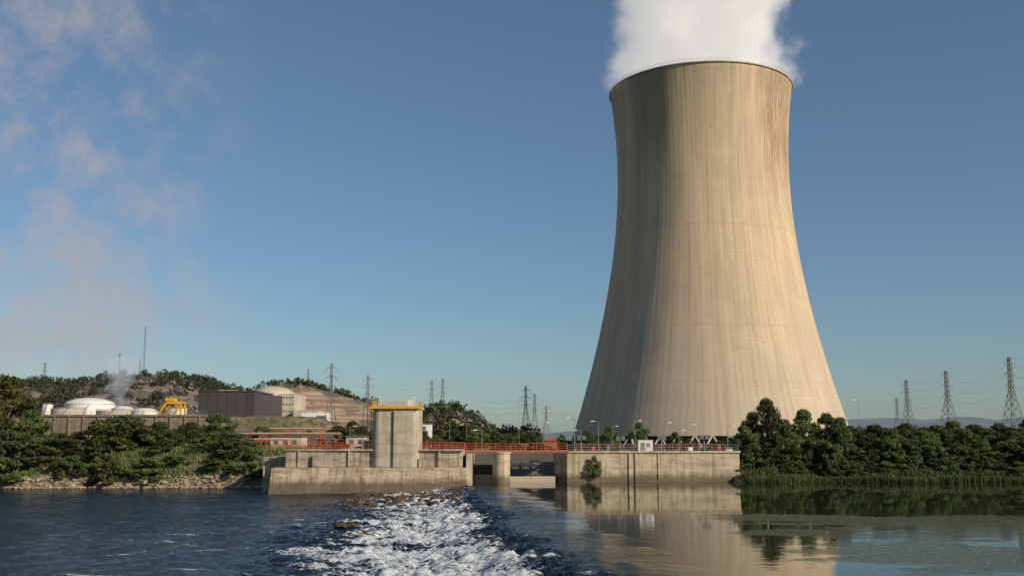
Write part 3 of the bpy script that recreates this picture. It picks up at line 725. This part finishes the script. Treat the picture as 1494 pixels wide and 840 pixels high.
def wires(pa,pb,sag,r):
    g=Geo()
    for a,b in zip(pa,pb):
        a=Vector(a);b=Vector(b); prev=a
        for k in range(1,17):
            u_=k/16; p=a.lerp(b,u_); p.z-=sag*4*u_*(1-u_); g.beam(prev,p,r,3); prev=p
    return g
g=wires(p1,p2,5,.032)
def addw(*a):
    w=wires(*a); b=len(g.v); g.v+=w.v; g.f+=[tuple(i+b for i in f) for f in w.f]
addw(p2,p3,5,.04); x,z=px_to_world(1700,470,380); addw(p1,[(x,380,z-k*1.5) for k in range(7)],5,.03)
x,z=px_to_world(-200,560,900); addw(p6,p7,6,.04); addw(p7,p9,6,.04); addw(p9,p10,1,.04); addw(p6,p8,8,.04)
addw(p10,p5,10,.035); addw(p5,p4,2,.035)
x,z=px_to_world(880,600,620); addw(p4,[(x,600,z-k*2) for k in range(7)],4,.03)
addw(p3,p12,8,.04)
g.obj('power_lines',M['steel'])

# ---------- trees ----------
def make_tree(seed,H=10,W=8,bush=False,count=7500,size=.34,mat='leaf'):
    r_=np.random.default_rng(seed); nc=36 if not bush else 30
    cs=[];rs=[]
    for i in range(nc):
        a=r_.uniform(0,2*math.pi); k=r_.uniform(.0,1)
        lo=.04 if bush else .22
        z=(lo+(0.93-lo)*k)
        prof=math.sin(min(1,(z-lo)/(1-lo)*.9+.22)*math.pi)**.6 if not bush else math.sqrt(max(.05,1-((z-.15)/.85)**2))
        rad=W/2*prof*math.sqrt(r_.uniform(.1,1))*.82*r_.uniform(.75,1.2)
        cs.append((rad*math.cos(a),rad*math.sin(a),z*H)); rs.append(r_.uniform(.06,.145)*H*(1.1 if bush else 1))
    cs=np.array(cs); rs=np.array(rs)
    V,sh=leaves(cs,rs,count,size)
    g=Geo()
    top=Vector((r_.uniform(-.5,.5),r_.uniform(-.5,.5),H*.75)); base=Vector((0,0,-.8)); mid=Vector((r_.uniform(-.3,.3),0,H*.3))
    g.beam(base,mid,.26,7,.18); g.beam(mid,top,.18,6,.06)
    for i in r_.choice(nc,14,replace=False):
        c_=Vector(cs[i]); k=min(.95,max(.1,(c_.z/H)*.6)); s_=base.lerp(top,k) if k>.4 else base.lerp(mid,k*2.4)
        m_=s_.lerp(c_,.5)+Vector((0,0,.25)); g.beam(s_,m_,.09,5,.06); g.beam(m_,c_,.06,4,.02)
    o=quads_obj('tree',V,[M[mat],M['bark']],sh,(g.v,g.f)); me=o.data; bpy.data.objects.remove(o); return me
TREES=[make_tree(s,10,8.5,False,mat=('leaf','leafd')[s%2]) for s in range(5)]
BUSH=[make_tree(20+s,5,7,True,5600,.28,mat=('leaf','leafd','leaf')[s%3]) for s in range(4)]
def place(px,yt,wpx,d,kind='t',i=None,name=None):
    x,z=px_to_world(px,yt,d); zb=float(land(x,d)); h=max(1.2,z-zb); w=wpx/F*d*1.02
    if kind=='t': me=TREES[random.randrange(5) if i is None else i]; H0,W0=10,8.5; nm='tree'
    else: me=BUSH[random.randrange(4) if i is None else i]; H0,W0=5,7; nm='bush'
    o=bpy.data.objects.new(name or nm,me); o.location=(x,d,zb); o.scale=(w/W0,w/W0,h/H0*1.0); o.rotation_euler=(0,0,random.uniform(0,6.28)); scene.collection.objects.link(o)
for a in ((1085,620,52,192),(1118,583,58,194),(1098,602,50,198),(1143,613,56,193),(1172,599,62,195),(1205,601,62,197),(1226,610,50,194),(1250,626,55,196),(1275,620,62,199),(1300,626,55,194),(1322,616,60,200),(1345,628,60,194),(1365,620,62,199),(1390,615,60,201),(1408,628,60,194),(1430,622,62,198),(1457,616,62,200),(1477,628,60,194),(1498,610,62,199),(1290,624,60,206),(1350,622,60,208),(1420,620,60,208),(1530,600,80,205),(1580,590,80,210),(1640,600,90,205),(1700,590,90,210),(1240,620,56,205)): place(*a)
for k in range(46):
    px=1088+k*14+random.uniform(-6,6); place(px,random.uniform(640,664),random.uniform(45,70),random.uniform(189,194),'b')
for k in range(36):
    px=1092+k*15+random.uniform(-6,6); place(px,random.uniform(664,678),random.uniform(40,60),random.uniform(186,189),'b')
for a in ((8,548,120,212),(-50,555,110,210),(48,598,70,204),(-10,596,100,198),(185,604,95,212),(235,616,75,206),(318,602,62,224),(280,616,60,220),(345,632,70,200),(130,626,70,208)): place(*a)
for a in ((75,640,100,197),(120,640,100,199),(175,613,135,203),(215,622,100,205),(15,628,110,195),(60,652,80,193),(345,643,75,196),(300,638,80,206),(265,640,70,210),(385,684,40,193),(360,674,60,193),(320,668,60,194),(105,664,70,192),(20,668,80,191),(215,668,80,193),(160,670,70,192),(255,664,60,196),(300,664,60,200),(-60,640,120,196),(-120,600,140,205),(240,648,70,200),(140,645,80,196)): place(*a,'b')
for a in ((493,620,45,330),(515,614,40,345),(530,622,36,320),(640,624,40,340),(660,614,46,360),(678,617,40,350),(695,622,40,345),(712,624,34,360),(740,632,36,330),(757,626,40,420),(775,630,36,380),(722,628,34,300),(858,628,34,250),(889,622,36,290),(932,617,30,300),(985,630,24,280),(1065,637,34,240),(1050,643,24,230),(820,634,22,300),(620,628,30,300),(400,632,40,330),(435,632,40,330),(470,634,40,330),(1005,640,24,240)): place(*a)
for k in range(26):
    place(825+k*10+random.uniform(-4,4),random.uniform(646,653),random.uniform(14,26),random.uniform(215,260),'b')
for k in range(30):
    place(375+k*16+random.uniform(-6,6),random.uniform(640,650),random.uniform(24,44),random.uniform(225,300),'b')
for k in range(34):
    place(-40+k*17,random.uniform(622,644),random.uniform(36,70),random.uniform(260,380),'b')
me=TREES[2]; o=bpy.data.objects.new('sapling',me); x,z=px_to_world(867,662,185); o.location=(x,185.2,.1); o.scale=(.36,.16,.46); scene.collection.objects.link(o)
cs=[];rs=[]
for k in range(900):
    px=random.uniform(-200,1900); d=random.uniform(520,900)
    if px<560 or 790<px<1240: continue
    x,_=px_to_world(px,640,d); zb=float(land(x,d)); h=random.uniform(6,12)
    cs.append((x,d,zb+h*.55)); rs.append(h*.5)
V,sh=leaves(np.array(cs),np.array(rs),42000,1.5); quads_obj('distant_trees',V,[M['pine']],sh)

# ---------- reeds ----------
n=46000; X_=rng.uniform(41.0,190,n); Y_=bank_y(X_)+rng.uniform(4.5,11,n); Zb=np.maximum(land(X_,Y_),-.3)
H_=rng.uniform(.8,1.6,n)*(.7+.6*vnoise(X_*.25,Y_*.2)); w=rng.uniform(.04,.10,n); ln=rng.normal(0,.35,(n,2)); a=rng.uniform(0,3.14,n)
ux,uy=np.cos(a)*w,np.sin(a)*w
b0=np.stack([X_-ux,Y_-uy,Zb],1); b1=np.stack([X_+ux,Y_+uy,Zb],1); tp=np.stack([X_+ln[:,0],Y_+ln[:,1],Zb+H_],1)
V=np.stack([b0,b1,tp+np.stack([ux,uy,0*ux],1)*.5,tp-np.stack([ux,uy,0*ux],1)*.5],1)
quads_obj('reeds',V,[M['reed']],np.clip(.6*vnoise(X_*.12,Y_*.3)+.4*rng.random(n),0,1))
n=14000; X_=rng.uniform(-150,-40,n); Y_=bank_y(X_)+rng.uniform(6.5,26,n); Zb=land(X_,Y_); H_=rng.uniform(.4,1.3,n); w=rng.uniform(.05,.14,n); a=rng.uniform(0,3.14,n)
ux,uy=np.cos(a)*w,np.sin(a)*w; b0=np.stack([X_-ux,Y_-uy,Zb],1); b1=np.stack([X_+ux,Y_+uy,Zb],1); tp=np.stack([X_+rng.normal(0,.2,n),Y_,Zb+H_],1)
V=np.stack([b0,b1,tp+np.stack([ux,uy,0*ux],1)*.4,tp-np.stack([ux,uy,0*ux],1)*.4],1)
quads_obj('bank_grass',V,[M['reed']],rng.random(n))
print('objects',len(bpy.data.objects))
